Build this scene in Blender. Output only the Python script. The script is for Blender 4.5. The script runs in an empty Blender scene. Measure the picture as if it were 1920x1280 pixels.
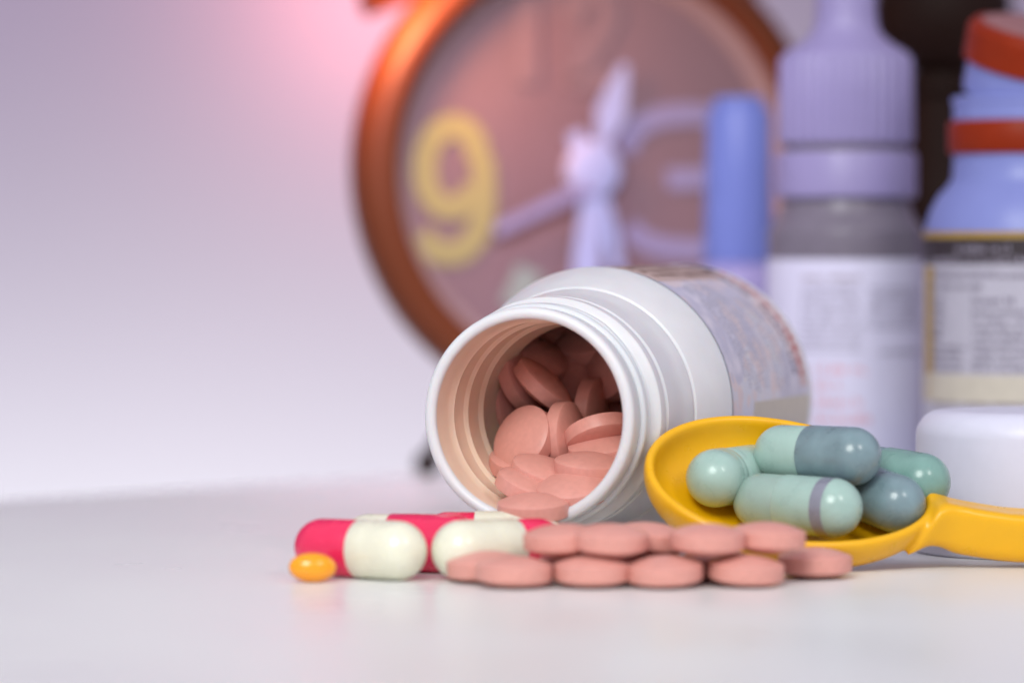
import bpy, bmesh, math, random
from mathutils import Vector, Matrix, Quaternion
rnd = random.Random(7)
scene = bpy.context.scene
COL = scene.collection
S = 0.001                                   # everything below is written in millimetres

# ------------------------------------------------------------------ camera
TH = math.radians(1.413); FPX = 7500.0; CH = 46.8; CY = -600.0
cam_d = bpy.data.cameras.new('camera'); cam = bpy.data.objects.new('camera', cam_d); COL.objects.link(cam)
cam.location = (0, CY*S, CH*S); cam.rotation_euler = (math.pi/2 - TH, 0, 0)
cam_d.sensor_width = 36; cam_d.lens = FPX/1920*36
cam_d.clip_start = 0.01; cam_d.clip_end = 50
cam_d.dof.use_dof = True; cam_d.dof.focus_distance = 0.588; cam_d.dof.aperture_fstop = 10.3
cam_d.dof.aperture_blades = 0
scene.camera = cam

# ------------------------------------------------------------------ world, lamps, exposure
W = bpy.data.worlds.new('World'); scene.world = W; W.use_nodes = True
bg = W.node_tree.nodes['Background']
bg.inputs[0].default_value = (0.90, 0.84, 1.0, 1); bg.inputs[1].default_value = 0.60
scene.view_settings.view_transform = 'Standard'; scene.view_settings.look = 'None'
scene.view_settings.exposure = 0.07; scene.view_settings.gamma = 1.0

def lamp(name, kind, loc, target, energy, color, size=0.1, size_y=None, blend=1.0, cone=60):
    d = bpy.data.lights.new(name, kind); d.energy = energy; d.color = color
    o = bpy.data.objects.new(name, d); COL.objects.link(o)
    o.location = Vector(loc)*S
    if target is not None:
        v = (Vector(target) - Vector(loc)).normalized()
        o.rotation_euler = v.to_track_quat('-Z', 'Y').to_euler()
    if kind == 'AREA':
        d.size = size
        if size_y: d.shape = 'RECTANGLE'; d.size_y = size_y
    else:
        d.shadow_soft_size = size
    if kind == 'SPOT':
        d.spot_size = math.radians(cone); d.spot_blend = blend
    return o

lamp('softbox_lamp', 'SPOT', (-140, -600, 440), (-24, -10, 15), 16.8, (0.95, 1.0, 0.95), 0.18, cone=48)
lamp('window_lamp', 'AREA', (300, -420, 380), (30, -20, 10), 0.60, (1.0, 0.98, 0.95), 0.10, 0.15)
lamp('added_wall_wash', 'AREA', (-120, 470, -120), (-112, 600, -20), 1.75, (0.70, 1.0, 0.67), 0.50, 0.06)  # added fill hidden behind the table to brighten the lower wall
lamp('added_warm_wall_light', 'SPOT', (-30, 543, 133), (-31, 600, 127), 0.46, (1.0, 0.38, 0.30), 0.012, cone=150)  # added, unseen; stands in for the lens flare glow on the wall
lamp('added_warm_clock_light', 'SPOT', (-33, 170, 106), (-20, 212, 95), 0.62, (1.0, 0.43, 0.18), 0.010, cone=125)  # added out of view to imitate the orange flare over rim and dial
lamp('added_clock_fill', 'SPOT', (-30, -230, 270), (0, 205, 30), 8.0, (0.90, 0.80, 1.0), 0.03, cone=19)  # added fill aimed at the clock face, no real source there
lamp('added_violet_wall_light', 'SPOT', (-300, 300, 260), (-170, 600, 110), 0.62, (0.40, 0.10, 1.0), 0.05, cone=110)  # added, unseen; lends the upper left wall its violet tint

# ------------------------------------------------------------------ helpers: pixels of the photograph -> place at a real distance
def ray(px, py):
    v = Vector(((px-960)/FPX, 1.0, -(py-640)/FPX))
    c, s = math.cos(TH), math.sin(TH)
    return Vector((v.x, v.y*c + v.z*s, -v.y*s + v.z*c))
def P(px, py, D):
    r = ray(px, py); r = r*(D/r.y)
    return Vector((r.x, r.y + CY, r.z + CH))
def PZ(px, py, z):
    r = ray(px, py); r = r*((z-CH)/r.z)
    return Vector((r.x, r.y + CY, r.z + CH))

# ------------------------------------------------------------------ materials
def mat(name, col, rough=0.4, spec=0.5, coat=0.0, sss=0.0, sss_r=(1, 1, 1), sss_s=0.002, metal=0.0, var=0.06, vscale=400, bump=0.0, bscale=2500, bdist=0.0001, croughness=0.1):
    m = bpy.data.materials.new(name); m.use_nodes = True
    nt = m.node_tree; b = nt.nodes['Principled BSDF']
    b.inputs['Base Color'].default_value = (*col, 1); b.inputs['Roughness'].default_value = rough
    b.inputs['Specular IOR Level'].default_value = spec; b.inputs['Metallic'].default_value = metal
    b.inputs['Coat Weight'].default_value = coat; b.inputs['Coat Roughness'].default_value = croughness
    if sss:
        b.inputs['Subsurface Weight'].default_value = sss
        b.inputs['Subsurface Radius'].default_value = sss_r; b.inputs['Subsurface Scale'].default_value = sss_s
    tc = nt.nodes.new('ShaderNodeTexCoord')
    if var:
        n = nt.nodes.new('ShaderNodeTexNoise'); n.inputs['Scale'].default_value = vscale; n.inputs['Detail'].default_value = 4
        nt.links.new(tc.outputs['Object'], n.inputs['Vector'])
        mr = nt.nodes.new('ShaderNodeMapRange')
        mr.inputs['From Min'].default_value = 0.3; mr.inputs['From Max'].default_value = 0.7
        mr.inputs['To Min'].default_value = 1-var; mr.inputs['To Max'].default_value = 1+var*0.5
        nt.links.new(n.outputs['Fac'], mr.inputs['Value'])
        mx = nt.nodes.new('ShaderNodeVectorMath'); mx.operation = 'SCALE'
        mx.inputs[0].default_value = col
        nt.links.new(mr.outputs['Result'], mx.inputs['Scale'])
        nt.links.new(mx.outputs['Vector'], b.inputs['Base Color'])
        rr = nt.nodes.new('ShaderNodeMapRange')
        rr.inputs['From Min'].default_value = 0.3; rr.inputs['From Max'].default_value = 0.7
        rr.inputs['To Min'].default_value = max(0.02, rough-0.06); rr.inputs['To Max'].default_value = min(1, rough+0.06)
        nt.links.new(n.outputs['Fac'], rr.inputs['Value']); nt.links.new(rr.outputs['Result'], b.inputs['Roughness'])
    if bump:
        n2 = nt.nodes.new('ShaderNodeTexNoise'); n2.inputs['Scale'].default_value = bscale; n2.inputs['Detail'].default_value = 3
        nt.links.new(tc.outputs['Object'], n2.inputs['Vector'])
        bp = nt.nodes.new('ShaderNodeBump'); bp.inputs['Strength'].default_value = bump; bp.inputs['Distance'].default_value = bdist
        nt.links.new(n2.outputs['Fac'], bp.inputs['Height']); nt.links.new(bp.outputs['Normal'], b.inputs['Normal'])
    return m

M = {}
M['table'] = mat('white_laminate', (0.82, 0.83, 0.815), 0.32, 0.45, var=0.02, vscale=25, bump=0.05, bscale=900)
M['wall'] = mat('pale_lilac_wall_paint', (0.315, 0.235, 0.35), 0.9, 0.2, var=0.02, vscale=8)
M['hdpe'] = mat('white_bottle_plastic', (0.69, 0.685, 0.705), 0.36, 0.45, sss=0.4, sss_r=(1.0, 0.5, 0.32), sss_s=0.0035, var=0.03, vscale=260)
M['tablet'] = mat('pink_tablet_coating', (0.69, 0.32, 0.268), 0.42, 0.4, sss=0.12, sss_r=(1, .5, .4), sss_s=0.0006, var=0.06, vscale=1000, bump=0.25, bscale=2800, bdist=0.00006)
M['red'] = mat('crimson_gelatin', (0.78, 0.022, 0.10), 0.24, 0.5, coat=0.3, var=0.05, sss=0.15, sss_r=(1, .2, .3), sss_s=0.001)
M['cream'] = mat('cream_gelatin', (0.76, 0.745, 0.60), 0.28, 0.5, coat=0.25, var=0.03, sss=0.25, sss_r=(1, .9, .6), sss_s=0.0012)
M['mint'] = mat('mint_gelatin', (0.36, 0.515, 0.46), 0.3, 0.45, coat=0.3, croughness=0.12, sss=0.3, sss_r=(.6, 1, .9), sss_s=0.001, var=0.10, vscale=300)
M['greymint'] = mat('grey_mint_gelatin', (0.31, 0.43, 0.38), 0.3, 0.45, coat=0.3, croughness=0.12, sss=0.3, sss_r=(.6, 1, .9), sss_s=0.001, var=0.10, vscale=300)
M['slate'] = mat('slate_blue_gelatin', (0.195, 0.285, 0.315), 0.3, 0.45, coat=0.3, croughness=0.12, sss=0.3, sss_r=(.6, 1, .9), sss_s=0.001, var=0.22, vscale=260)
M['teal'] = mat('teal_gelatin', (0.20, 0.36, 0.32), 0.3, 0.45, coat=0.3, croughness=0.12, sss=0.3, sss_r=(.6, 1, .9), sss_s=0.001, var=0.12, vscale=300)
M['band'] = mat('violet_grey_band', (0.24, 0.25, 0.31), 0.3, 0.5, coat=0.3, var=0.15)
M['yellow'] = mat('yellow_plastic', (0.83, 0.43, 0.002), 0.32, 0.5, sss=0.1, sss_r=(1, .6, .1), sss_s=0.001, var=0.03, bump=0.06, bscale=900)
M['softgel'] = mat('orange_softgel_shell', (0.93, 0.36, 0.004), 0.22, 0.5, coat=0.3, sss=0.4, sss_r=(1, .5, .1), sss_s=0.0015, var=0.03)
M['whiteplastic'] = mat('white_cap_plastic', (0.68, 0.68, 0.80), 0.36, 0.4, sss=0.2, sss_r=(1, .9, .9), sss_s=0.002, var=0.02)
M['lilac'] = mat('lilac_white_plastic', (0.30, 0.26, 0.47), 0.38, 0.4, var=0.03)
M['frost'] = mat('frosted_grey_plastic', (0.19, 0.165, 0.21), 0.35, 0.4, sss=0.3, sss_r=(1, 1, 1), sss_s=0.003, var=0.08)
M['bluecap'] = mat('blue_violet_plastic', (0.15, 0.19, 0.48), 0.4, 0.3, var=0.03)
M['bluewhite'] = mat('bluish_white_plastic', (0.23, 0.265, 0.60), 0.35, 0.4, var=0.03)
M['orangered'] = mat('orange_red_plastic', (0.27, 0.022, 0.001), 0.45, 0.2, var=0.08)
M['dullpink'] = mat('dusty_pink_liner', (0.34, 0.16, 0.16), 0.5, 0.3, var=0.08)
M['paper'] = mat('white_label_paper', (0.68, 0.66, 0.82), 0.5, 0.3, var=0.03)
M['greypaper'] = mat('grey_label_paper', (0.50, 0.48, 0.56), 0.5, 0.3, var=0.06)
M['beige'] = mat('beige_label_band', (0.60, 0.55, 0.46), 0.5, 0.3, var=0.06)
M['gold'] = mat('dull_gold_print', (0.42, 0.26, 0.04), 0.4, 0.4, var=0.08)
M['black'] = mat('black_label_band', (0.035, 0.025, 0.03), 0.4, 0.4, var=0.1)
M['inkgrey'] = mat('grey_ink', (0.20, 0.17, 0.24), 0.6, 0.2, var=0.1)
M['inkbrown'] = mat('brown_ink', (0.13, 0.055, 0.03), 0.6, 0.2, var=0.1)
M['inkred'] = mat('red_ink', (0.48, 0.07, 0.05), 0.6, 0.2, var=0.1)
M['inkpink'] = mat('faded_red_ink', (0.72, 0.36, 0.42), 0.6, 0.2, var=0.1)
M['inkwhite'] = mat('pale_ink', (0.42, 0.38, 0.48), 0.6, 0.2, var=0.1)
M['ring'] = mat('brown_lacquered_metal', (0.115, 0.024, 0.004), 0.45, 0.3, coat=0.0, var=0.06, vscale=60)
M['innerring'] = mat('rosy_bezel_paint', (0.34, 0.23, 0.23), 0.5, 0.4, var=0.05)
M['dial'] = mat('mauve_brown_dial', (0.19, 0.108, 0.122), 0.6, 0.3, var=0.06, vscale=30)
M['lume'] = mat('yellow_numeral_paint', (0.31, 0.255, 0.10), 0.6, 0.3, var=0.04)
M['lilacpaint'] = mat('lilac_numeral_paint', (0.26, 0.215, 0.36), 0.6, 0.3, var=0.04)
M['faintpaint'] = mat('faint_numeral_paint', (0.207, 0.122, 0.135), 0.6, 0.3, var=0.04)
M['greenpaint'] = mat('pale_green_numeral_paint', (0.26, 0.28, 0.25), 0.6, 0.3, var=0.04)
M['hand'] = mat('lilac_white_hand_paint', (0.37, 0.38, 0.60), 0.4, 0.4, var=0.03)
M['dark'] = mat('dark_brown_plastic', (0.014, 0.004, 0.002), 0.6, 0.15, var=0.1)
M['dirt'] = mat('brown_speck', (0.16, 0.09, 0.05), 0.8, 0.1, var=0.2)

def glass_pane(name):
    m = bpy.data.materials.new(name); m.use_nodes = True; nt = m.node_tree; nt.nodes.clear()
    o = nt.nodes.new('ShaderNodeOutputMaterial'); mx = nt.nodes.new('ShaderNodeMixShader')
    t = nt.nodes.new('ShaderNodeBsdfTransparent'); g = nt.nodes.new('ShaderNodeBsdfGlossy'); f = nt.nodes.new('ShaderNodeLayerWeight')
    f.inputs['Blend'].default_value = 0.5; g.inputs['Roughness'].default_value = 0.03
    pw = nt.nodes.new('ShaderNodeMath'); pw.operation = 'POWER'; pw.inputs[1].default_value = 4.0
    ma = nt.nodes.new('ShaderNodeMath'); ma.operation = 'MULTIPLY_ADD'; ma.inputs[1].default_value = 0.7; ma.inputs[2].default_value = 0.045
    nt.links.new(f.outputs['Facing'], pw.inputs[0]); nt.links.new(pw.outputs[0], ma.inputs[0])
    nt.links.new(ma.outputs[0], mx.inputs[0]); nt.links.new(t.outputs[0], mx.inputs[1]); nt.links.new(g.outputs[0], mx.inputs[2])
    nt.links.new(mx.outputs[0], o.inputs['Surface'])
    return m
M['glass'] = glass_pane('clock_glass')

# collage label of the lying bottle: pale paper with soft tinted print, laid out in label UV
def collage_label():
    m = bpy.data.materials.new('printed_collage_label'); m.use_nodes = True; nt = m.node_tree; b = nt.nodes['Principled BSDF']
    b.inputs['Roughness'].default_value = 0.36
    uv = nt.nodes.new('ShaderNodeUVMap')
    mp = nt.nodes.new('ShaderNodeMapping'); mp.inputs['Scale'].default_value = (6.5, 2.4, 1)
    nt.links.new(uv.outputs[0], mp.inputs['Vector'])
    v = nt.nodes.new('ShaderNodeTexVoronoi'); v.inputs['Scale'].default_value = 1.6; v.inputs['Randomness'].default_value = 1
    n0 = nt.nodes.new('ShaderNodeTexNoise'); n0.inputs['Scale'].default_value = 2.2; n0.inputs['Detail'].default_value = 5
    add = nt.nodes.new('ShaderNodeMix'); add.data_type = 'VECTOR'; add.inputs[0].default_value = 0.35
    nt.links.new(mp.outputs[0], n0.inputs['Vector']); nt.links.new(mp.outputs[0], add.inputs[4]); nt.links.new(n0.outputs['Color'], add.inputs[5])
    nt.links.new(add.outputs[1], v.inputs['Vector'])
    r = nt.nodes.new('ShaderNodeValToRGB'); r.color_ramp.interpolation = 'EASE'
    cs = [(0.0, (.74, .70, .78)), (.3, (.54, .53, .64)), (.5, (.74, .62, .62)), (.65, (.66, .67, .76)), (.8, (.76, .68, .61)), (1, (.78, .75, .84))]
    while len(r.color_ramp.elements) < len(cs): r.color_ramp.elements.new(0.5)
    for e, (p, c) in zip(r.color_ramp.elements, cs): e.position = p; e.color = (*c, 1)
    sep = nt.nodes.new('ShaderNodeSeparateColor'); nt.links.new(v.outputs['Color'], sep.inputs[0])
    n1 = nt.nodes.new('ShaderNodeTexNoise'); n1.inputs['Scale'].default_value = 5; n1.inputs['Detail'].default_value = 6
    nt.links.new(mp.outputs[0], n1.inputs['Vector'])
    ad = nt.nodes.new('ShaderNodeMath'); ad.operation = 'MULTIPLY_ADD'; ad.inputs[1].default_value = 0.5
    nt.links.new(sep.outputs[0], ad.inputs[0]); nt.links.new(n1.outputs['Fac'], ad.inputs[2])
    sb = nt.nodes.new('ShaderNodeMath'); sb.operation = 'SUBTRACT'; sb.inputs[1].default_value = 0.25
    nt.links.new(ad.outputs[0], sb.inputs[0]); nt.links.new(sb.outputs[0], r.inputs['Fac'])
    nt.links.new(r.outputs[0], b.inputs['Base Color'])
    return m
M['collage'] = collage_label()
M['warmbounce'] = mat('white_plastic_with_warm_bounce', (0.86, 0.65, 0.50), 0.42, 0.4, sss=0.5, sss_r=(1.0, 0.5, 0.32), sss_s=0.003, var=0.05, vscale=300)  # warm tint painted in for light bounced off the tablets

# ------------------------------------------------------------------ mesh helpers
def link(name, me, parent=None, m=None, matrix=None):
    o = bpy.data.objects.new(name, me); COL.objects.link(o)
    if m is not None and not me.materials: me.materials.append(m)
    if parent is not None: o.parent = parent
    if matrix is not None: o.matrix_local = matrix
    return o
def mesh(name, verts, faces, smooth=True, angle=None):
    me = bpy.data.meshes.new(name)
    me.from_pydata([tuple(Vector(v)*S) for v in verts], [], faces)
    bm = bmesh.new(); bm.from_mesh(me); bmesh.ops.recalc_face_normals(bm, faces=bm.faces); bm.to_mesh(me); bm.free()
    if smooth:
        for p in me.polygons: p.use_smooth = True
        if angle: me.set_sharp_from_angle(angle=math.radians(angle))
    me.update()
    return me
def lathe(name, prof, seg=64, angle=35, rfun=None, closed=False):
    """profile of (r, z) in mm turned about z"""
    vs, fs = [], []; rows = []
    for (r, z) in prof:
        if r < 1e-6:
            rows.append([len(vs)]); vs.append((0, 0, z))
        else:
            row = []
            for k in range(seg):
                a = 2*math.pi*k/seg; rr = r if rfun is None else rfun(r, z, a)
                row.append(len(vs)); vs.append((rr*math.cos(a), rr*math.sin(a), z))
            rows.append(row)
    pairs = list(zip(rows[:-1], rows[1:]))
    if closed: pairs.append((rows[-1], rows[0]))
    for A, B in pairs:
        if len(A) == 1 and len(B) == 1: continue
        for k in range(seg):
            j = (k+1) % seg
            if len(A) == 1: fs.append((A[0], B[j], B[k]))
            elif len(B) == 1: fs.append((A[k], A[j], B[0]))
            else: fs.append((A[k], A[j], B[j], B[k]))
    return mesh(name, vs, fs, True, angle)
def arc(cx, cz, r, a0, a1, n):
    return [(cx + r*math.cos(math.radians(a0+(a1-a0)*i/n)), cz + r*math.sin(math.radians(a0+(a1-a0)*i/n))) for i in range(n+1)]
def tube(name, pts, r, seg=12, caps=True, flat=1.0):
    pts = [Vector(p) for p in pts]; vs, fs = [], []
    n = len(pts); up = Vector((0.123, 0.3, 1)).normalized(); prev = None
    for i, p in enumerate(pts):
        t = (pts[min(i+1, n-1)] - pts[max(i-1, 0)]).normalized()
        x = (up.cross(t) if prev is None else prev - t*prev.dot(t))
        x.normalize(); prev = x; y = t.cross(x)
        rr = r[i] if isinstance(r, (list, tuple)) else r
        for k in range(seg):
            a = 2*math.pi*k/seg; vs.append(p + x*rr*math.cos(a) + y*rr*math.sin(a)*flat)
    for i in range(n-1):
        for k in range(seg):
            j = (k+1) % seg; fs.append((i*seg+k, i*seg+j, (i+1)*seg+j, (i+1)*seg+k))
    if caps:
        fs.append(tuple(range(seg))); fs.append(tuple(range((n-1)*seg, n*seg)))
    return mesh(name, vs, fs, True, 50)
def empty(name, loc, rot=None, label=None, cat=None, group=None):
    o = bpy.data.objects.new(name, None); COL.objects.link(o)
    o.empty_display_size = 0.005
    o.location = Vector(loc)*S
    if rot is not None:
        o.rotation_mode = 'QUATERNION'; o.rotation_quaternion = rot
    tag(o, label, cat, group); return o
def tag(o, label=None, cat=None, group=None, kind=None):
    if label: o['label'] = label
    if cat: o['category'] = cat
    if group: o['group'] = group
    if kind: o['kind'] = kind
    return o
def axis_quat(d):
    return Vector((0, 0, 1)).rotation_difference(Vector(d).normalized())

# ------------------------------------------------------------------ the setting
EA = Vector((-93.6, 131)); EB = Vector((-19.5, 211)); ED = (EB-EA).normalized()
def edge_y(x): return EA.y + (x-EA.x)*ED.y/ED.x
xb = EA.x + (410-EA.y)*ED.x/ED.y
tv = [(-460, edge_y(-460), 0), (xb, 410, 0), (460, 410, 0), (460, -720, 0), (-460, -720, 0)]
n5 = 5
vs = tv + [(v[0], v[1], -22) for v in tv]
me = mesh('table', vs, [(0, 1, 2, 3, 4), (9, 8, 7, 6, 5)] + [(k, k+5, (k+1) % 5+5, (k+1) % 5) for k in range(5)], False)
tb = link('table_top', me, None, M['table']); tag(tb, kind='structure')
bv = tb.modifiers.new('bevel', 'BEVEL'); bv.width = 0.004; bv.segments = 4; bv.limit_method = 'ANGLE'
me = mesh('wall', [(-1500, 600, -700), (1500, 600, -700), (1500, 600, 1200), (-1500, 600, 1200), (-1500, 630, -700), (1500, 630, -700), (1500, 630, 1200), (-1500, 630, 1200)],
          [(0, 1, 2, 3), (4, 5, 6, 7), (0, 1, 5, 4), (1, 2, 6, 5), (2, 3, 7, 6), (3, 0, 4, 7)], False)
tag(link('wall', me, None, M['wall']), kind='structure')

# ------------------------------------------------------------------ lying white pill bottle (built along +z = into the bottle)
AL = math.radians(18.5)
AX = Vector((math.sin(AL), math.cos(AL), 0)); RB = 21.6
MOUTH = Vector((2.2, -23.0, RB))
# bottle local frame: z = axis into the bottle, x = to the right, y = up
ez = AX; ex = Vector((math.cos(AL), -math.sin(AL), 0)); ey = Vector((0, 0, 1))
BROT = Matrix((ex, -ey, ez)).transposed()   # columns: local x, local y(down), local z ; right-handed
BQ = BROT.to_quaternion()
bottle = empty('pill_bottle', MOUTH, BQ, 'open white pill bottle lying on its side with pink tablets inside, facing the camera', 'bottle')
prof = []
prof += arc(15.0, 0.8, 0.8, 180, 270, 4)          # inner lip rounding
prof += arc(15.1, 0.8, 0.8, 270, 360, 4)          # outer lip rounding
prof += [(15.9, 2.4), (15.75, 2.8), (15.7, 8.8), (15.9, 9.1), (16.9, 9.5), (17.25, 9.9), (17.3, 10.3), (17.3, 11.9), (17.25, 12.3), (16.85, 12.5), (16.8, 12.9), (17.1, 13.2), (17.35, 13.6), (17.5, 18.5), (17.8, 21.5), (18.25, 22.9), (18.3, 23.5), (18.15, 23.9), (18.6, 24.1)]
prof += [(19.1, 25.2), (19.8, 27.0), (20.45, 28.9), (21.0, 30.8), (21.4, 32.4), (21.55, 33.1), (21.45, 33.4), (21.42, 33.6), (21.42, 80.4), (21.6, 80.8), (21.6, 81.4)]
prof += arc(18.6, 81.2, 3.0, 0, 90, 6)[1:] + [(14, 84.2), (12, 83.2), (0, 83.0)]
inner = [(0, 81.6), (12, 81.8), (17.5, 82.2)] + arc(17.6, 79.5, 2.6, 80, 0, 4) + [(20.3, 74), (20.3, 33.5)]
inner += [(20.0, 31), (18.5, 28.6), (15.2, 27.4), (13.5, 26.9), (13.0, 26.0), (13.1, 24.0)]
inner += [(13.75, 20.4), (13.6, 19.6), (13.15, 19.2), (13.15, 18.8), (13.7, 18.0), (14.0, 14.4), (13.85, 13.4), (13.45, 13.1), (13.45, 12.7), (13.95, 12.0), (14.15, 8.4), (13.9, 7.7), (13.75, 7.3), (14.05, 6.8), (14.25, 5.4), (14.25, 1.2)]
link('bottle_body', lathe('bottle_body', prof + [(0, 81.6), (12, 81.8), (17.5, 82.2), (20.6, 79), (20.6, 33), (14.3, 24.5), (14.4, 1.6)], 128, 28, closed=True), bottle, M['hdpe'])
link('inner_wall', lathe('inner_wall', inner + [(14.45, 1.0)], 128, 28), bottle, M['warmbounce'])
# helical thread on the neck
pts = []
for i in range(150):
    a = math.radians(150) + i/149*math.radians(560); pts.append((15.65*math.cos(a), 15.65*math.sin(a), 3.9 + 3.6*i/149))
rr = [0.80*min(1, i/12, (149-i)/12)+0.02 for i in range(150)]
link('neck_thread', tube('neck_thread', pts, rr, 8), bottle, M['hdpe'])
# label wrapped round the body, seam on the underside
def cyl_sheet(name, r, a0, a1, z0, z1, na=48, nz=4, frame='z'):
    vs, fs, uvs = [], [], []
    for i in range(na+1):
        a = math.radians(a0 + (a1-a0)*i/na)
        for j in range(nz+1):
            vs.append((r*math.cos(a), r*math.sin(a), z0 + (z1-z0)*j/nz)); uvs.append((i/na, j/nz))
    for i in range(na):
        for j in range(nz):
            k = i*(nz+1)+j; fs.append((k, k+nz+1, k+nz+2, k+1))
    me = bpy.data.meshes.new(name); me.from_pydata([tuple(Vector(v)*S) for v in vs], [], fs)
    l = me.uv_layers.new(name='UVMap')
    for p in me.polygons:
        p.use_smooth = True
        for li in p.loop_indices: l.data[li].uv = uvs[me.loops[li].vertex_index]
    me.update(); return me
# in the bottle frame: angle 0 = right, -90 = up, +90 = down
link('label', cyl_sheet('bottle_label', 21.52, -250, 100, 33.9, 80.0, 120, 6), bottle, M['collage'])
def strokes(name, r, blocks, seed=1, bold=0.13):
    """flat print: rows of small letter-like strokes on a cylinder of radius r about z.
    block: (a0, a1, z0, z1, rows, fill, along) angles in degrees; along 'a' = rows run round the cylinder, 'z' = along it"""
    R = random.Random(seed); vs, fs = [], []
    def quad(a0, a1, z0, z1):
        k = len(vs); n = max(1, int(abs(a1-a0)/6))
        for i in range(n+1):
            a = math.radians(a0+(a1-a0)*i/n)
            vs.append((r*math.cos(a), r*math.sin(a), z0)); vs.append((r*math.cos(a), r*math.sin(a), z1))
        for i in range(n): fs.append((k+2*i, k+2*i+2, k+2*i+3, k+2*i+1))
    for (a0, a1, z0, z1, rows, fill, along) in blocks:
        deg = math.degrees(1/r)
        for q in range(rows):
            if along == 'a':
                h = (z1-z0)/rows; b = z0+q*h+0.12*h; t = z0+(q+1)*h-0.18*h; L = abs(a1-a0)/deg
            else:
                h = (a1-a0)/rows; b = a0+q*h+0.12*h; t = a0+(q+1)*h-0.18*h; L = z1-z0
            lh = abs(h)*(1/deg if along != 'a' else 1)
            s = 0.0; end = L*R.uniform(0.82, 1.0)
            while s < end:
                if R.random() < 0.16: s += 0.32*lh; continue
                w = lh*R.uniform(0.22, 0.5); st = lh*bold
                kind = R.random(); lo, hi = (0.0, R.choice([0.62, 0.62, 1.0]))
                segs = [(s, s+st, lo, hi)]
                if kind < 0.75: segs.append((s+w-st, s+w, lo, 0.62))
                if kind < 0.55: segs.append((s, s+w, 0.5, 0.62))
                if kind > 0.35: segs.append((s, s+w, 0.0, 0.12))
                for (sa, sb, f0, f1) in segs:
                    if along == 'a':
                        d = 1 if a1 > a0 else -1
                        quad(a0+d*sa*deg, a0+d*sb*deg, b+(t-b)*f0, b+(t-b)*f1)
                    else:
                        quad(b+(t-b)*f0, b+(t-b)*f1, z0+sa, z0+sb)
                s += w + lh*0.16
    me = bpy.data.meshes.new(name); me.from_pydata([tuple(Vector(v)*S) for v in vs], [], fs); me.update()
    return me
link('printed_panel', cyl_sheet('tan_panel', 21.54, -96, -64, 34.5, 73, 8, 2), bottle, mat('tan_print', (.56, .42, .38), 0.5, 0.3))
link('printed_text', strokes('brown_print', 21.56, [(-94, -66, 38, 72, 5, 1, 'z')], 3, 0.2), bottle, M['inkbrown'])
link('printed_bar', cyl_sheet('brown_bar', 21.57, -88, -72, 73.5, 79.6, 6, 1), bottle, M['inkbrown'])
link('printed_panel', cyl_sheet('grey_panel', 21.55, -2, 60, 46, 80.0, 16, 1), bottle, M['beige'])
link('printed_text', strokes('red_print', 21.58, [(-70, -8, 75.4, 78.9, 1, 1, 'a')], 5, 0.24), bottle, M['inkred'])
link('printed_text', strokes('dark_print', 21.58, [(-72, -50, 69.8, 74, 2, 1, 'a'), (-45, -8, 71.6, 74.2, 1, 1, 'a')], 6, 0.2), bottle, M['inkgrey'])
link('printed_text', strokes('small_print', 21.555, [(-60, -4, 42, 58, 9, 1, 'a'), (-50, -6, 60, 70, 5, 1, 'a')], 31, 0.16), bottle, mat('faint_grey_ink', (.52, .50, .58), 0.6, 0.2))
link('printed_strip', cyl_sheet('pink_strip', 21.55, -72, -6, 74.8, 79.4, 16, 1), bottle, mat('pale_pink_print', (.66, .50, .50), 0.5, 0.3))

# ------------------------------------------------------------------ tablets
TR = 5.2; TB = 1.0; TDOME = 1.2
def tablet_mesh():
    pr = [(0, TB+TDOME)]
    Rd = (TR*TR + TDOME*TDOME)/(2*TDOME)
    for i in range(1, 9):
        r = (TR-0.12)*i/8; pr.append((r, TB + TDOME - (Rd - math.sqrt(Rd*Rd - r*r))))
    pr += [(TR-0.02, TB-0.04), (TR, TB-0.18)]
    pr += [(TR, 0.0)]
    return lathe('tablet', pr + [(r, -z) for (r, z) in reversed(pr[:-1])], 56, 30)
TM = tablet_mesh(); TM.materials.append(M['tablet'])
def tablet(center, normal, label, group, roll=None):
    o = bpy.data.objects.new('pink_tablet', TM); COL.objects.link(o)
    o.location = Vector(center)*S; o.rotation_mode = 'QUATERNION'
    o.rotation_quaternion = axis_quat(normal) @ Quaternion((0, 0, 1), rnd.uniform(0, 6.28))
    tag(o, label, 'tablet', group); return o
def nv(right, up, toward):                     # normal given as seen from the front
    return Vector((right, -toward, up))
GI = 'pink tablets inside the lying bottle'
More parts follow.
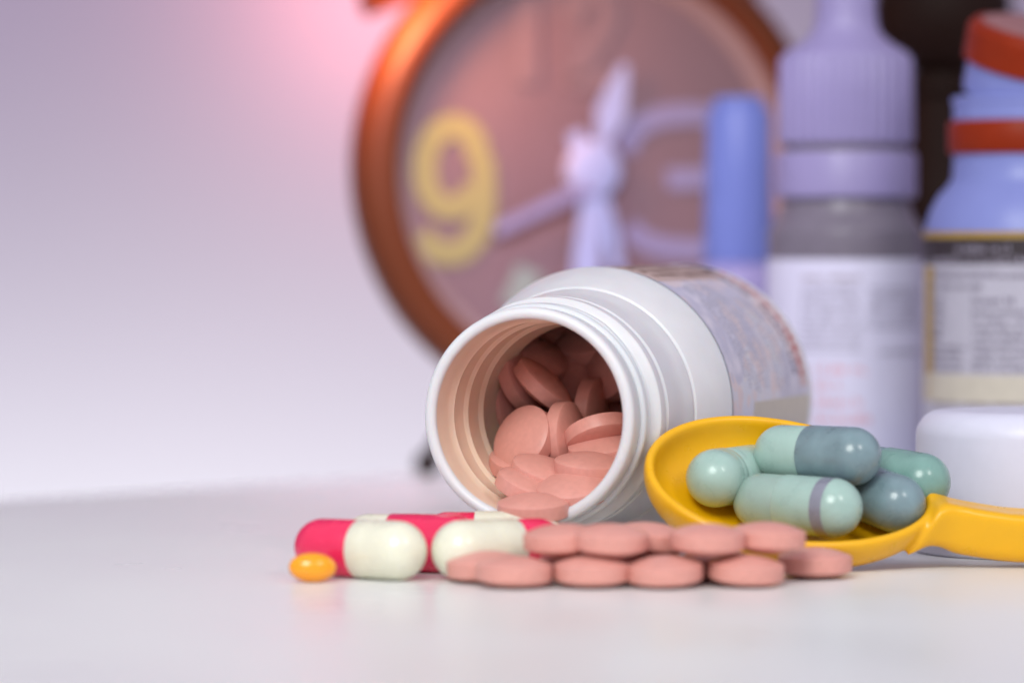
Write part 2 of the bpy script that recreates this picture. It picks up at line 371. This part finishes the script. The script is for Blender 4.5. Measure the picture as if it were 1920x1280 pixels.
inside = [
 (1018, 723, 311, (0.60, 0.66, 0.16), 'dark tilted tablet leaning diagonally across the middle of the bottle'),
 (1082, 708, 320, (0.05, 0.45, 0.80), 'large shaded tablet face behind the diagonal leaning one'),
 (1108, 772, 314, (0.93, -0.05, 0.34), 'small tablet standing on edge right of the diagonal one'),
 (1060, 818, 305, (0.88, 0.06, 0.42), 'tablet standing upright on its edge in the centre of the heap'),
 (1124, 812, 302, (0.22, -0.88, 0.42), 'tablet tipped forward at the right with its shaded underside showing'),
 (1132, 843, 300.5, (-0.12, 0.95, 0.25), 'flat tablet half hidden under the tipped forward one'),
 (984, 824, 304, (-0.62, 0.42, 0.66), 'round tablet leaning against the left inner wall with its face showing'),
 (1022, 889, 297, (0.28, 0.90, 0.26), 'bright tablet lying on top in the middle near the mouth'),
 (1112, 885, 295, (0.04, 0.97, 0.17), 'bright flat tablet at right just behind the lip'),
 (993, 921, 294.5, (0.34, 0.90, 0.22), 'tablet at lower left squeezed below the bright middle one'),
 (1000, 953, 287.5, (-0.03, 0.985, 0.14), 'foremost tablet resting across the lower lip above the red capsule'),
 (1082, 938, 291, (-0.10, 0.93, 0.33), 'tablet lying flat at the lower lip beneath the bright right one'),
 (940, 757, 317, (0.85, 0.10, 0.45), 'dark tablet on edge partly hidden by the left inner wall'),
 (1052, 662, 330, (0.05, 0.95, 0.30), 'dark tablet lying high at the top of the heap'),
 (1150, 770, 321, (-0.2, 0.9, 0.4), 'tablet at the far right edge behind the tipped forward one'),
 (1150, 866, 300, (-0.3, 0.93, 0.2), 'sliver of a tablet showing between two flat ones at right'),
 (980, 770, 324, (0.3, 0.5, 0.8), 'deep shaded tablet showing in the gap left of the centre'),
 (1060, 762, 326, (-0.2, 0.7, 0.7), 'deep shaded tablet in the gap under the diagonal one'),
 (1010, 640, 338, (0.2, 0.6, 0.7), 'darkest tablet at the top left deep inside the bottle'),
 (1110, 650, 336, (-0.3, 0.7, 0.6), 'darkest tablet at the top right deep inside the bottle'),
 (1040, 880, 307, (0.0, 0.8, 0.6), 'shaded tablet showing between the upright one and the bright middle one'),
 (975, 880, 306, (0.1, 0.9, 0.3), 'shaded tablet under the one leaning on the left inner wall'),
 (1095, 900, 304, (0.1, 0.9, 0.3), 'tablet underneath the bright flat one at right behind the lip'),
 (1000, 672, 317, (0.35, 0.75, 0.45), 'tablet above the diagonal one near the top left of the heap'),
 (1105, 640, 322, (-0.25, 0.85, 0.45), 'tablet lying across the top right of the heap'),
 (960, 700, 315, (0.80, 0.35, 0.45), 'tablet on edge high beside the left inner wall'),
 (1150, 690, 316, (-0.7, 0.3, 0.6), 'tablet leaning on the right inner wall near the top'),
 (1045, 630, 326, (0.0, 0.8, 0.6), 'topmost tablet at the roof of the bottle'),
 (1150, 720, 326, (-0.5, 0.5, 0.7), 'dark tablet in the shade at the right behind the lip'),
]
for px, py, D, n, lb in inside:
    c, n = P(px, py, 577 + (D-288)*1.12), nv(*n).normalized()
    d = c - MOUTH; t = d.dot(AX); rv = d - AX*t; rd = rv.length; ru = rv.normalized()
    if t > 3:                                   # keep every tablet inside the wall it lies against
        nr = abs(n.dot(ru)); ext = TR*math.sqrt(max(0, 1-nr*nr)) + (TB+TDOME*0.5)*nr
        lim = 20.2 if t > 30 else 13.0
        if rd + ext > lim: c = c - ru*(rd + ext - lim)*(1.0 if t > 30 else 0.35)
    tablet(c, n, lb, GI)

GO = 'pink tablets spilled in front of the bottle'
spill = [
 (964, 1072, 2.1, 543, (0.02, 1, 0.03), 'front row tablet nearest the cream and red capsules'),
 (1110, 1071, 2.1, 543.5, (0.0, 1, 0.04), 'second tablet from the left in the front row on the table'),
 (1246, 1072, 2.1, 543, (-0.03, 1, 0.07), 'middle tablet of the front row on the table'),
 (1399, 1069, 2.1, 545, (0.05, 1, 0.07), 'front row tablet second from the right end'),
 (1528, 1053, 2.1, 558, (0.0, 1, 0.02), 'rightmost tablet of the front row beside the spoon bowl'),
 (908, 1062, 2.1, 551.5, (-0.06, 1, 0.02), 'leftmost spilled tablet tucked behind the front row and against the cream capsule'),
 (1052, 1018, 6.1, 548, (-0.05, 1, 0.06), 'leftmost tablet of the upper layer before the red capsule end'),
 (1145, 1013, 6.3, 545, (0.03, 1, 0.10), 'second tablet from the left in the upper layer'),
 (1222, 1013, 5.9, 553, (0.12, 1, 0.05), 'upper layer tablet mostly hidden in the middle gap'),
 (1326, 1013, 6.3, 545, (0.02, 1, 0.05), 'upper layer tablet second from the right'),
 (1440, 1009, 6.3, 549, (0.04, 1, 0.03), 'upper right tablet just before the spoon rim'),
 (1080, 1050, 2.1, 554.5, (0, 1, 0), 'tablet lying behind the front row under the left of the upper layer'),
 (1215, 1050, 2.1, 555, (0, 1, 0), 'tablet lying behind the front row under the middle of the upper layer'),
 (1345, 1050, 2.1, 555, (0, 1, 0), 'tablet lying behind the front row under the right of the upper layer'),
]
for px, py, z, D, n, lb in spill:
    c = P(px, py, D); c.z = z
    tablet(c, nv(*n), lb, GO)

# ------------------------------------------------------------------ capsules
def half_profile(r, L, seam, ring=0.0):
    """from the round tip at z=0 to the seam"""
    pr = [(0, 0)] + [(r*math.sin(math.radians(a)), r - r*math.cos(math.radians(a))) for a in range(8, 91, 8)] + [(r, r)]
    return pr
def capsule(tip_a, axis, L, r, seam, ma, mb, label, group, cat='capsule', ring=None, dent=0):
    """tip_a: centre of the first round end, axis towards the other; part cap covers [0, seam], part shell the rest"""
    axis = Vector(axis).normalized(); base = Vector(tip_a) - axis*r
    root = empty('capsule', base, axis_quat(axis), label, cat, group)
    rc, rs = r, r-0.14
    pr = half_profile(rc, L, seam)
    pr = pr[:-1] + [(rc, r), (rc, r + (seam-r)*0.45), (rc-0.035, r+(seam-r)*0.5), (rc, r+(seam-r)*0.55), (rc, seam-0.12), (rc-0.05, seam-0.02), (rc-0.16, seam), (rs-0.3, seam-0.3)]
    link('capsule_cap', lathe('capsule_cap', pr, 48, 40), root, ma)
    p2 = [(rs-0.3, seam-1.0), (rs, seam-0.6), (rs, L-r)] + [(rs*math.cos(math.radians(a)), L-r + (r)*math.sin(math.radians(a))) for a in range(8, 90, 8)] + [(0, L)]
    link('capsule_shell', lathe('capsule_shell', p2, 48, 40), root, mb)
    if ring:
        z0, z1, m = ring
        rr = (rc if z1 <= seam else rs) + 0.02
        pr = [(rr-0.2, z0-0.02), (rr, z0), (rr, z1), (rr-0.2, z1+0.02)]
        link('seal_band', lathe('seal_band', pr, 48, 40), root, m)
    return root
GR = 'red and cream capsules in front of the bottle'
r1 = 4.15
def V(x, D, z): return Vector((x, D-600, z))
capsule(V(-15.9, 554.0, r1), (-0.84, 0.54, 0), 20.9, r1, 10.4, M['cream'], M['red'], 'red and cream capsule lying at the left behind the orange softgel', GR)
capsule(V(-7.1, 555.0, r1), (0.84, 0.54, 0), 20.9, r1, 12.9, M['cream'], M['red'], 'cream and red capsule half covered by pink tablets, its cream end forward', GR)
capsule(V(-8.4, 566.4, r1), (-0.95, 0.31, 0), 20.9, r1, 13.4, M['red'], M['cream'], 'red capsule lying behind the leftmost capsule, mostly its top showing', GR)
capsule(V(3.4, 574.0, r1), (-0.999, 0.03, 0), 20.9, r1, 12.9, M['cream'], M['red'], 'capsule with its red end wedged between the two cream ends, below the bottle mouth', GR)
# orange softgel
me = lathe('softgel', [(0, -3.3)] + [(2.05*math.sin(math.radians(a)), -3.3*math.cos(math.radians(a))) for a in range(6, 175, 6)] + [(0, 3.3)], 40, 60)
o = link('softgel_pill', me, None, M['softgel']); o.rotation_mode = 'QUATERNION'
c = P(586, 1064, 551.0); c.z = 2.05
o.location = c*S; o.rotation_quaternion = axis_quat((1, 0.18, -0.03))
tag(o, 'small orange oval softgel lying in front of the red capsule end', 'pill')

GG = 'green capsules in the yellow spoon'
rg = 4.25
def tip(px, py, D): return P(px, py, D)
capsule(tip(1341, 896, 577), (0.50, 0.865, 0.02), 20.5, rg, 6.8, M['mint'], M['mint'], 'mint green capsule at the left end of the spoon, round end facing left', GG)
capsule(tip(1598, 855, 574), (-0.79, 0.61, 0.005), 20.5, rg, 11.5, M['slate'], M['mint'], 'topmost capsule in the spoon, slate blue on the right and mint on the left', GG)
capsule(tip(1562, 951, 569), (-0.80, 0.59, 0.03), 20.5, rg, 12.2, M['mint'], M['greymint'], 'front mint capsule in the spoon with a dark violet band near its round end', GG, ring=(3.8, 5.7, M['band']))
capsule(tip(1681, 944, 575), (-0.55, 0.80, 0.18), 20.5, rg, 11.5, M['slate'], M['teal'], 'slate blue capsule low at the right of the spoon near the handle', GG)
capsule(tip(1728, 903, 580.5), (-0.74, 0.62, 0.10), 20.5, rg, 10.5, M['teal'], M['slate'], 'teal capsule at the back right of the spoon above the handle neck', GG)

# ------------------------------------------------------------------ yellow measuring spoon
def smooth(x, lo, hi):
    t = max(0.0, min(1.0, (x-lo)/(hi-lo))); return t*t*(3-2*t)
def spoon_bowl():
    a, b, dep = 19.8, 15.4, 10.3
    N, K = 72, 16; vs, fs = [(0, 0, -dep)], []
    for i in range(1, K+1):
        rho = math.sin(i/K*math.pi/2)
        for k in range(N):
            t = 2*math.pi*k/N
            u = (a if math.cos(t) < 0 else 23.2)*rho*math.cos(t); y = b*rho*math.sin(t)*(1-0.045*math.cos(t))
            vs.append((u, y, -dep*max(0.0, 1-rho*rho)**0.36))
    for k in range(N): fs.append((0, 1+k, 1+(k+1) % N))
    for i in range(K-1):
        for k in range(N):
            p, q = 1+i*N+k, 1+i*N+(k+1) % N; fs.append((p, p+N, q+N, q))
    return mesh('spoon_bowl', vs, fs, True)
def spoon_handle():
    vs, fs = [], []; N = 40
    st = [19.0 + 0.6*i for i in range(20)]
    while st[-1] < 95: st.append(st[-1] + 2.5)
    for u in st:
        w = 4.3 + 3.4*(1-smooth(u, 18.5, 26.5))**1.3 + 1.0*smooth(u, 36, 85)
        top = -5.5*(1-smooth(u, 18.5, 23.2)) - 0.1
        bot = -6.0 - 2.5*smooth(u, 19.5, 27) + 3.0*smooth(u, 45, 95)
        q = max(0.0, u-31.0); lift = 0.010*q*q if q < 6.5 else 0.4225 + 0.13*(q-6.5)
        t = -math.radians(27)*smooth(u, 18.5, 25)
        sh = 0.0 if u < 90 else (u-90)*0.12
        for k in range(N):
            f = 2*math.pi*k/N; c, n = math.cos(f), math.sin(f)
            y = (w-sh)*math.copysign(abs(c)**0.42, c); z = (top+bot)/2 + (top-bot)/2*math.copysign(abs(n)**0.42, n)
            if n > 0 and u > 22: z -= 0.5*smooth(u, 22, 27)*(1-min(1, abs(y)/w)**2)      # shallow hollow along the top
            y, z = y*math.cos(t) - z*math.sin(t)*0.6, y*math.sin(t) + z*math.cos(t)
            vs.append((u, y - 0.4, z + lift + 0.5 - 0.4*smooth(u, 24, 34)))
    for i in range(len(st)-1):
        for k in range(N):
            l = (k+1) % N; fs.append((i*N+k, i*N+l, (i+1)*N+l, (i+1)*N+k))
    fs += [tuple(range(N)), tuple(range((len(st)-1)*N, len(st)*N))]
    return mesh('spoon_handle', vs, fs, True, 60)
yaw, pitch, roll = math.radians(3.0), math.radians(7.4), math.radians(33.5)
SM = Matrix.Rotation(yaw, 4, 'Z') @ Matrix.Rotation(pitch, 4, 'Y') @ Matrix.Rotation(roll, 4, 'X')
def evaluated(me, mods):
    o = bpy.data.objects.new('tmp', me); COL.objects.link(o)
    for kind, props in mods:
        md = o.modifiers.new(kind, kind)
        for k, v in props.items(): setattr(md, k, v)
    out = bpy.data.meshes.new_from_object(o.evaluated_get(bpy.context.evaluated_depsgraph_get()))
    bpy.data.objects.remove(o); return out
bowl_m = evaluated(spoon_bowl(), [('SOLIDIFY', dict(thickness=0.0016, offset=-1)), ('SUBSURF', dict(levels=1, render_levels=1))])
bm = bmesh.new(); bm.from_mesh(bowl_m); bm.from_mesh(spoon_handle())
whole = bpy.data.meshes.new('spoon'); bm.to_mesh(whole); bm.free()
whole = evaluated(whole, [('REMESH', dict(mode='VOXEL', voxel_size=0.00034, use_smooth_shade=True)), ('SMOOTH', dict(factor=0.5, iterations=14))])
def split(me, test, name):
    idx = [p.index for p in me.polygons if test(p.center)]
    keep = {}; vs, ns, fs = [], [], []
    for i in idx:
        f = []
        for v in me.polygons[i].vertices:
            if v not in keep: keep[v] = len(vs); vs.append(me.vertices[v].co[:]); ns.append(me.vertices[v].normal[:])
            f.append(keep[v])
        fs.append(f)
    out = bpy.data.meshes.new(name); out.from_pydata(vs, [], fs)
    for p in out.polygons: p.use_smooth = True
    out.normals_split_custom_set_from_vertices(ns); out.update(); return out
so = empty('measuring_spoon', (0, 0, 0), None, 'yellow plastic measuring spoon holding five green capsules, tipped toward the camera', 'spoon')
so.matrix_world = Matrix.Translation(Vector((38.6, -25.5, 13.1))*S) @ SM
CUT = 0.0232
link('bowl', split(whole, lambda c: c.x < CUT, 'bowl'), so, M['yellow'])
link('handle', split(whole, lambda c: c.x >= CUT, 'handle'), so, M['yellow'])

# ------------------------------------------------------------------ white lid at the right
lid = empty('jar_lid', (79.2, 5.0, 0), None, 'large plain white rounded lid standing on the table behind the spoon handle', 'lid')
pr = [(16.2, 0.3), (17.6, 0.0), (18.0, 0.4), (18.0, 17.6)] + arc(14.0, 17.6, 4.0, 8, 90, 8) + [(8, 21.75), (0, 21.8)]
link('lid_shell', lathe('lid_shell', pr, 72, 40), lid, M['whiteplastic'])
pr = [(16.2, 0.3), (16.2, 18.5), (0, 18.6)]
link('lid_lining', lathe('lid_lining', pr, 48, 40), lid, M['whiteplastic'])

# ------------------------------------------------------------------ dropper bottle
DB = Vector((60.0, 120.0, 0))
drop = empty('dropper_bottle', DB, None, 'white dropper bottle with ribbed lilac cap and printed paper label', 'bottle')
pr = [(0, 0.5), (12.5, 0), (13.6, 0.8), (14.0, 2), (14.0, 47.0)] + arc(12.0, 48.5, 2.0, 0, 50, 4) + [(12.3, 51.5), (11.6, 53.5), (11.2, 55.4), (0, 55.4)]
link('bottle_body', lathe('dropper_body', pr, 64, 40), drop, M['frost'])
link('collar', lathe('collar', [(10, 54.6), (12.4, 54.8), (12.75, 55.3), (12.75, 62.2), (12.4, 63.0), (10, 63.2)], 64, 30), drop, M['lilac'])
link('neck_gap', lathe('neck_gap', [(11.3, 63.0), (11.3, 64.6)], 48, 40), drop, M['frost'])
rib = lambda r, z, a: r + (0.28*max(-1, min(1, 2.2*math.cos(a*34))) if 64.9 < z < 80.0 else 0)
pr = [(11.0, 64.3), (11.85, 64.6), (12.0, 65.2), (11.9, 72), (11.75, 79.6), (11.3, 80.6), (10.6, 81.2), (8.2, 82.6), (6.4, 84.2), (5.75, 85.8), (5.5, 88), (5.25, 97), (4.9, 101), (4.0, 102.6), (2, 103.3), (0, 103.4)]
link('ribbed_cap', lathe('ribbed_cap', pr, 272, 50, rib), drop, M['lilac'])
def face_a(px, cpx, rp):                         # angle on an upright cylinder seen from the front (-y)
    return -90 + math.degrees(math.asin(max(-1, min(1, (px-cpx)/rp))))
link('label', cyl_sheet('dropper_label', 14.08, -260, 85, 2.5, 43.9, 90, 2), drop, M['paper'])
def zz(py, D): return CH - (py-455)*D/FPX
Df = 706
bl = [(face_a(1495, 1585, 148), face_a(1612, 1585, 148), zz(660, Df), zz(532, Df), 11, 1, 'a'),
      (face_a(1618, 1585, 148), face_a(1716, 1585, 148), zz(618, Df), zz(535, Df), 7, 1, 'a'),
      (face_a(1640, 1585, 148), face_a(1714, 1585, 148), zz(667, Df), zz(650, Df), 1, 1, 'a')]
link('printed_text', strokes('dropper_text', 14.14, bl, 11), drop, M['inkgrey'])
link('printed_text', strokes('dropper_head', 14.14, [(face_a(1495, 1585, 148), face_a(1606, 1585, 148), zz(527, Df), zz(513, Df), 1, 1, 'a')], 12), drop, M['inkbrown'])
bl = [(face_a(1518, 1585, 148), face_a(1632, 1585, 148), zz(703, Df), zz(676, Df), 1, 1, 'a'),
      (face_a(1518, 1585, 148), face_a(1575, 1585, 148), zz(733, Df), zz(707, Df), 1, 1, 'a'),
      (face_a(1520, 1585, 148), face_a(1600, 1585, 148), zz(764, Df), zz(739, Df), 1, 1, 'a'),
      (face_a(1520, 1585, 148), face_a(1628, 1585, 148), zz(797, Df), zz(770, Df), 1, 1, 'a')]
link('printed_text', strokes('dropper_red', 14.14, bl, 13), drop, M['inkpink'])

# ------------------------------------------------------------------ round medicine bottle at the right edge
RBT = Vector((88.8, 91.0, 0))
med = empty('medicine_bottle', RBT, None, 'wide white medicine bottle with orange red neck ring and tilted orange red cap', 'bottle')
pr = [(0, 0.5), (16, 0), (17.2, 0.8), (17.6, 2), (17.6, 48.2), (17.4, 49.5), (16.6, 52.2), (15.2, 54.8), (13.6, 56.6), (12.8, 57.8), (12.6, 60.6), (12.6, 70.5), (12.9, 70.8), (12.9, 71.6), (12.4, 72), (0, 72)]
link('bottle_body', lathe('medicine_body', pr, 72, 40), med, M['bluewhite'])
link('neck_ring', lathe('neck_ring', [(12.5, 62.0), (13.2, 62.1), (13.5, 62.6), (13.5, 67.2), (13.2, 67.7), (12.5, 67.8)], 64, 35), med, M['orangered'])
capq = Quaternion((0, 1, 0), math.radians(9)) @ Quaternion((1, 0, 0), math.radians(15))
cap = link('tilted_cap', lathe('tilted_cap', [(11, 4.6), (12.2, 4.6), (13.0, 5.0), (13.1, 10.4), (12.4, 11.4), (11.0, 11.8)], 64, 35), med, M['orangered'])
cap.rotation_mode = 'QUATERNION'; cap.rotation_quaternion = capq; cap.location = Vector((1.0, 0, 72.2))*S
pt = link('cap_top', lathe('cap_top', [(11.0, 11.7), (9, 12.0), (0, 12.1)], 48, 40), cap, M['dullpink'])
pt = link('cap_skirt', lathe('cap_skirt', [(10.6, -0.5), (12.0, -0.6), (12.1, 0.2), (12.1, 4.8)], 48, 40), cap, M['bluewhite'])
link('label', cyl_sheet('medicine_label', 17.68, -260, 85, 14, 48.6, 90, 2), med, M['greypaper'])
cf, rf = 1925, 195; Dm = 673
def mz(py): return CH - (py-455)*Dm/FPX
link('label_stripe', cyl_sheet('gold_stripe', 17.73, -250, 75, mz(446), mz(434), 80, 1), med, M['gold'])
link('label_stripe', cyl_sheet('black_stripe', 17.73, -250, 75, mz(496), mz(446.5), 80, 1), med, M['black'])
link('label_stripe', cyl_sheet('beige_stripe', 17.73, -250, 75, mz(757), mz(704), 80, 1), med, M['beige'])
fa = lambda px: face_a(px, cf, rf)
link('printed_text', strokes('pale_text', 17.79, [(fa(1778), fa(1886), mz(474), mz(455), 1, 1, 'a'), (fa(1740), fa(1960), mz(495), mz(476), 1, 1, 'a')], 21), med, M['inkwhite'])
bl = [(fa(1738), fa(1990), mz(524), mz(503), 1, 1, 'a'), (fa(1738), fa(1832), mz(545), mz(526), 1, 1, 'a'),
      (fa(1806), fa(1900), mz(572), mz(552), 1, 1, 'a'), (fa(1738), fa(1760), mz(640), mz(550), 5, 1, 'a'),
      (fa(1806), fa(1990), mz(700), mz(576), 8, 1, 'a'), (fa(1738), fa(1795), mz(700), mz(645), 4, 1, 'a')]
link('printed_text', strokes('grey_text', 17.79, bl, 22), med, M['inkgrey'])
link('printed_text', strokes('brown_text', 17.79, [(fa(1745), fa(1960), mz(764), mz(753), 1, 1, 'a')], 23), med, M['inkbrown'])
link('label_edge', cyl_sheet('label_edge', 17.74, fa(1731), fa(1742), mz(755), mz(500), 2, 1), med, M['gold'])

# ------------------------------------------------------------------ blue capped tube bottle
BT = Vector((43.6, 170.0, 0))
blue = empty('tube_bottle', BT, None, 'slim bottle with a tall plain blue cap standing before the clock', 'bottle')
pr = [(0, 0.3), (8.6, 0), (9.0, 0.6), (9.0, 39.5), (8.6, 41), (6.8, 42.4), (6.2, 43.0), (0, 43.0)]
link('bottle_body', lathe('tube_body', pr, 48, 40), blue, M['lilac'])
pr = [(5.6, 42.9), (6.6, 43.0), (6.8, 43.6), (6.4, 60), (6.15, 71.6), (5.8, 72.4), (5.0, 72.6), (4.9, 74.3), (4.5, 74.8), (0, 74.9)]
link('tall_cap', lathe('tall_cap', pr, 48, 35), blue, M['bluecap'])

# ------------------------------------------------------------------ dark bottle far behind
dk = empty('dark_bottle', (86.5, 205.0, 0), None, 'dark brown bottle with bulging cap standing behind the ribbed dropper bottle', 'bottle')
pr = [(0, 0.3), (8.5, 0), (9, 0.6), (9, 52), (8.2, 58), (7.2, 62), (7.0, 76), (0, 76)]
link('bottle_body', lathe('dark_body', pr, 48, 40), dk, M['dark'])
link('neck_flange', lathe('neck_flange', [(5, 76), (6.5, 76), (8.0, 77.2), (8.2, 78.8), (7.2, 80.6), (5, 81.2)], 48, 40), dk, M['dark'])
pr = [(6, 81.2), (8.2, 81.8), (11.2, 84.2), (13.2, 87.5), (14.0, 91), (13.6, 98), (10, 103), (5, 106), (0, 106.5)]
link('bulging_cap', lathe('bulging_cap', pr, 48, 40), dk, M['dark'])

# ------------------------------------------------------------------ twin bell alarm clock
CYAW = math.radians(17)
hub_w = P(1108, 320, 808)
CZ = hub_w.z
clock = empty('alarm_clock', (hub_w.x, hub_w.y, 0), Quaternion((0, 0, 1), CYAW), 'brown twin bell alarm clock with yellow 9 and pale hands on its dial', 'clock')
FX = Matrix.Translation(Vector((0, 0, CZ))*S) @ Matrix.Rotation(math.radians(90), 4, 'X')    # lathe z -> towards the camera (-y)
def cl(name, me, m, parent=clock, mx=FX): return link(name, me, parent, m, mx)
pr = [(41.2, 3.2), (41.6, 5.0), (42.6, 6.2), (44.6, 6.9), (46.6, 6.4), (48.6, 4.6), (49.5, 1.5), (49.6, -3), (49.2, -4.5), (47.2, -5), (45.0, -12), (38.0, -30), (35, -33.5), (30, -35), (0, -35.5), (0, -34), (34, -32.5), (41.8, -6), (41.4, -0.2)]
cl('clock_case', lathe('clock_case', pr, 128, 35), M['ring'])
cl('inner_bezel', lathe('inner_bezel', [(38.6, -0.3), (39.2, 0.6), (41.3, 3.4), (41.4, -0.1)], 128, 35), M['innerring'])
cl('dial', lathe('dial', [(0, -0.4), (20, -0.4), (41.6, -0.4)], 96, 60), M['dial'])
cl('glass_pane', lathe('glass_pane', [(0, 5.2), (20, 4.9), (41.5, 4.2)], 96, 60), M['glass'])
# points on the dial, found where the view of the photo meets the dial plane
cR = Matrix.Rotation(CYAW, 3, 'Z'); cN = cR @ Vector((0, -1, 0)); cX = cR @ Vector((1, 0, 0))
def dial(px, py):
    r = ray(px, py); o = Vector((0, CY, CH)); h = Vector((hub_w.x, hub_w.y, CZ))
    p = o + r*((h-o).dot(cN)/r.dot(cN)) - h
    return Vector((p.dot(cX), p.z))
def ribbon(name, pts, w, y=0.0, thick=0.12):
    """flat band along dial points, w in mm (number or list)"""
    n = len(pts); vs, fs = [], []
    for i, p in enumerate(pts):
        t = (pts[min(i+1, n-1)] - pts[max(i-1, 0)]).normalized(); q = Vector((-t.y, t.x))
        ww = (w[i] if isinstance(w, list) else w)/2
        a, b = p+q*ww, p-q*ww
        vs += [(a.x, a.y, y), (b.x, b.y, y), (a.x, a.y, y+thick), (b.x, b.y, y+thick)]
    for i in range(n-1):
        k = 4*i; l = k+4
        fs += [(k+2, l+2, l+3, k+3), (k, k+1, l+1, l), (k, l, l+2, k+2), (k+1, k+3, l+3, l+1)]
    fs += [(0, 2, 3, 1), (4*n-4, 4*n-3, 4*n-1, 4*n-2)]
    return mesh(name, vs, fs, False)
def spline(pp, sub=8):
    pts = [dial(*p) for p in pp]; out = []
    for i in range(len(pts)-1):
        p0, p1, p2, p3 = pts[max(i-1, 0)], pts[i], pts[i+1], pts[min(i+2, len(pts)-1)]
        for k in range(sub):
            t = k/sub
            out.append(0.5*((2*p1) + (p2-p0)*t + (2*p0-5*p1+4*p2-p3)*t*t + (3*p1-p0-3*p2+p3)*t**3))
    out.append(pts[-1]); return out
loop = [(896, 300), (893, 275), (876, 247), (848, 237), (815, 254), (797, 300), (800, 350), (822, 382), (852, 389), (878, 374), (890, 352)]
cl('numeral', ribbon('numeral_nine', spline(loop), 5.0, 0.1), M['lume'])
tail = [(903, 296), (907, 350), (905, 400), (893, 440), (868, 468), (835, 474), (805, 462), (789, 438)]
cl('numeral', ribbon('numeral_nine_tail', spline(tail), 5.0, 0.16), M['lume'])
three = [(1172, 285), (1190, 245), (1230, 222), (1290, 214), (1350, 222), (1390, 255), (1385, 300), (1345, 330), (1250, 336)]
cl('numeral', ribbon('numeral_three', spline(three), 4.2, 0.1), M['lilacpaint'])
three_b = [(1350, 336), (1390, 365), (1395, 410), (1360, 455), (1290, 468), (1215, 456), (1178, 425)]
cl('numeral', ribbon('numeral_three_lower', spline(three_b), 4.2, 0.12), M['lilacpaint'])
cl('numeral', ribbon('numeral_one', spline([(988, -8), (988, 160)]), 5.0, 0.1), M['faintpaint'])
two = [(1072, 40), (1085, 5), (1115, -8), (1140, 10), (1138, 50), (1105, 100), (1075, 150), (1150, 150)]
cl('numeral', ribbon('numeral_two', spline(two), 4.2, 0.1), M['faintpaint'])
cl('numeral', ribbon('numeral_six', spline([(1150, 500), (1100, 500), (1065, 550), (1060, 620), (1085, 660), (1125, 660), (1148, 620), (1130, 580), (1090, 575)]), 4.2, 0.1), M['faintpaint'])
cl('hour_mark', ribbon('hour_mark', spline([(995, 505), (962, 580)]), 6.0, 0.1), M['greenpaint'])
# hands
def hand(name, pp, ws, y):
    P_ = [dial(*p) for p in pp]; out, w = [], []
    for i in range(len(P_)-1):
        for k in range(6):
            t = k/6; out.append(P_[i].lerp(P_[i+1], t)); w.append(ws[i]+(ws[i+1]-ws[i])*t)
    out.append(P_[-1]); w.append(ws[-1])
    return ribbon(name, out, w, y, 0.4)
cl('hour_hand', hand('hour_hand', [(1108, 320), (1127, 262), (1140, 214), (1152, 170), (1166, 122)], [2.2, 3.0, 6.6, 4.4, 1.6], 1.5), M['hand'])
cl('minute_hand', hand('minute_hand', [(1108, 320), (1100, 420), (1094, 490), (1088, 600), (1084, 660)], [4.2, 5.2, 6.0, 5.0, 1.2], 2.2), M['hand'])
cl('alarm_hand', hand('alarm_hand', [(1074, 248), (1086, 282), (1108, 320), (1136, 420), (1156, 510)], [3.0, 4.6, 3.2, 3.4, 2.4], 0.9), M['hand'])
cl('second_hand', hand('second_hand', [(1108, 350), (1060, 366), (990, 400), (920, 434)], [2.6, 2.8, 2.6, 2.4], 2.9), M['lilacpaint'])
cl('hand_hub', lathe('hand_hub', [(5.6, -0.2), (6.0, 1.2), (5.2, 2.9), (3.0, 3.5), (0, 3.6)], 40, 40), M['hand'])
# bells, posts, hammer, handle, legs
def up_lathe(name, pr, m, parent, base, direction):
    q = axis_quat(direction)
    return link(name, lathe(name, pr, 56, 40), parent, m, Matrix.Translation(Vector(base)*S) @ q.to_matrix().to_4x4())
for sx in (-1, 1):
    d = Vector((sx*0.46, 0, 0.888))
    base = Vector((0, 22, CZ)) + d*42
    bell = up_lathe('bell', [(21.0, 5.0), (21.6, 4.6), (21.8, 5.6), (20.6, 10.5), (17.4, 15.4), (12, 19.2), (5, 21.2), (0, 21.5), (0, 20.6), (5, 20.2), (11.5, 18.2), (16.6, 14.6), (19.8, 10)], M['ring'], clock, base, d)
    up_lathe('bell_post', [(1.6, -2), (1.6, 20.4), (3.0, 22.0), (2.2, 24), (0, 24.4)], M['ring'], bell, (0, 0, 0), (0, 0, 1))
    ld = Vector((sx*0.52, -0.02, -0.854))
    lp = Vector((sx*21.0, 8, CZ-40.5))
    ln = lp.z/0.854 - 1.9
    leg = up_lathe('leg', [(2.1, -3), (2.1, 2), (1.7, ln*0.6), (1.8, ln-1.4), (0, ln-1.2)], M['dark'], clock, lp, ld)
    up_lathe('foot', [(0, ln-2.6), (2.4, ln-2.0), (2.7, ln-0.2), (1.6, ln+1.4), (0, ln+1.8)], M['dark'], leg, (0, 0, 0), (0, 0, 1))
link('hammer', tube('hammer', [(0, 15, CZ+46), (0, 15, CZ+66)], 1.1), clock, M['ring'])
hp = [(24*math.cos(math.radians(a)), 15, CZ+66+18*math.sin(math.radians(a))) for a in range(0, 181, 12)]
link('carry_handle', tube('carry_handle', hp, 1.5), clock, M['ring'])
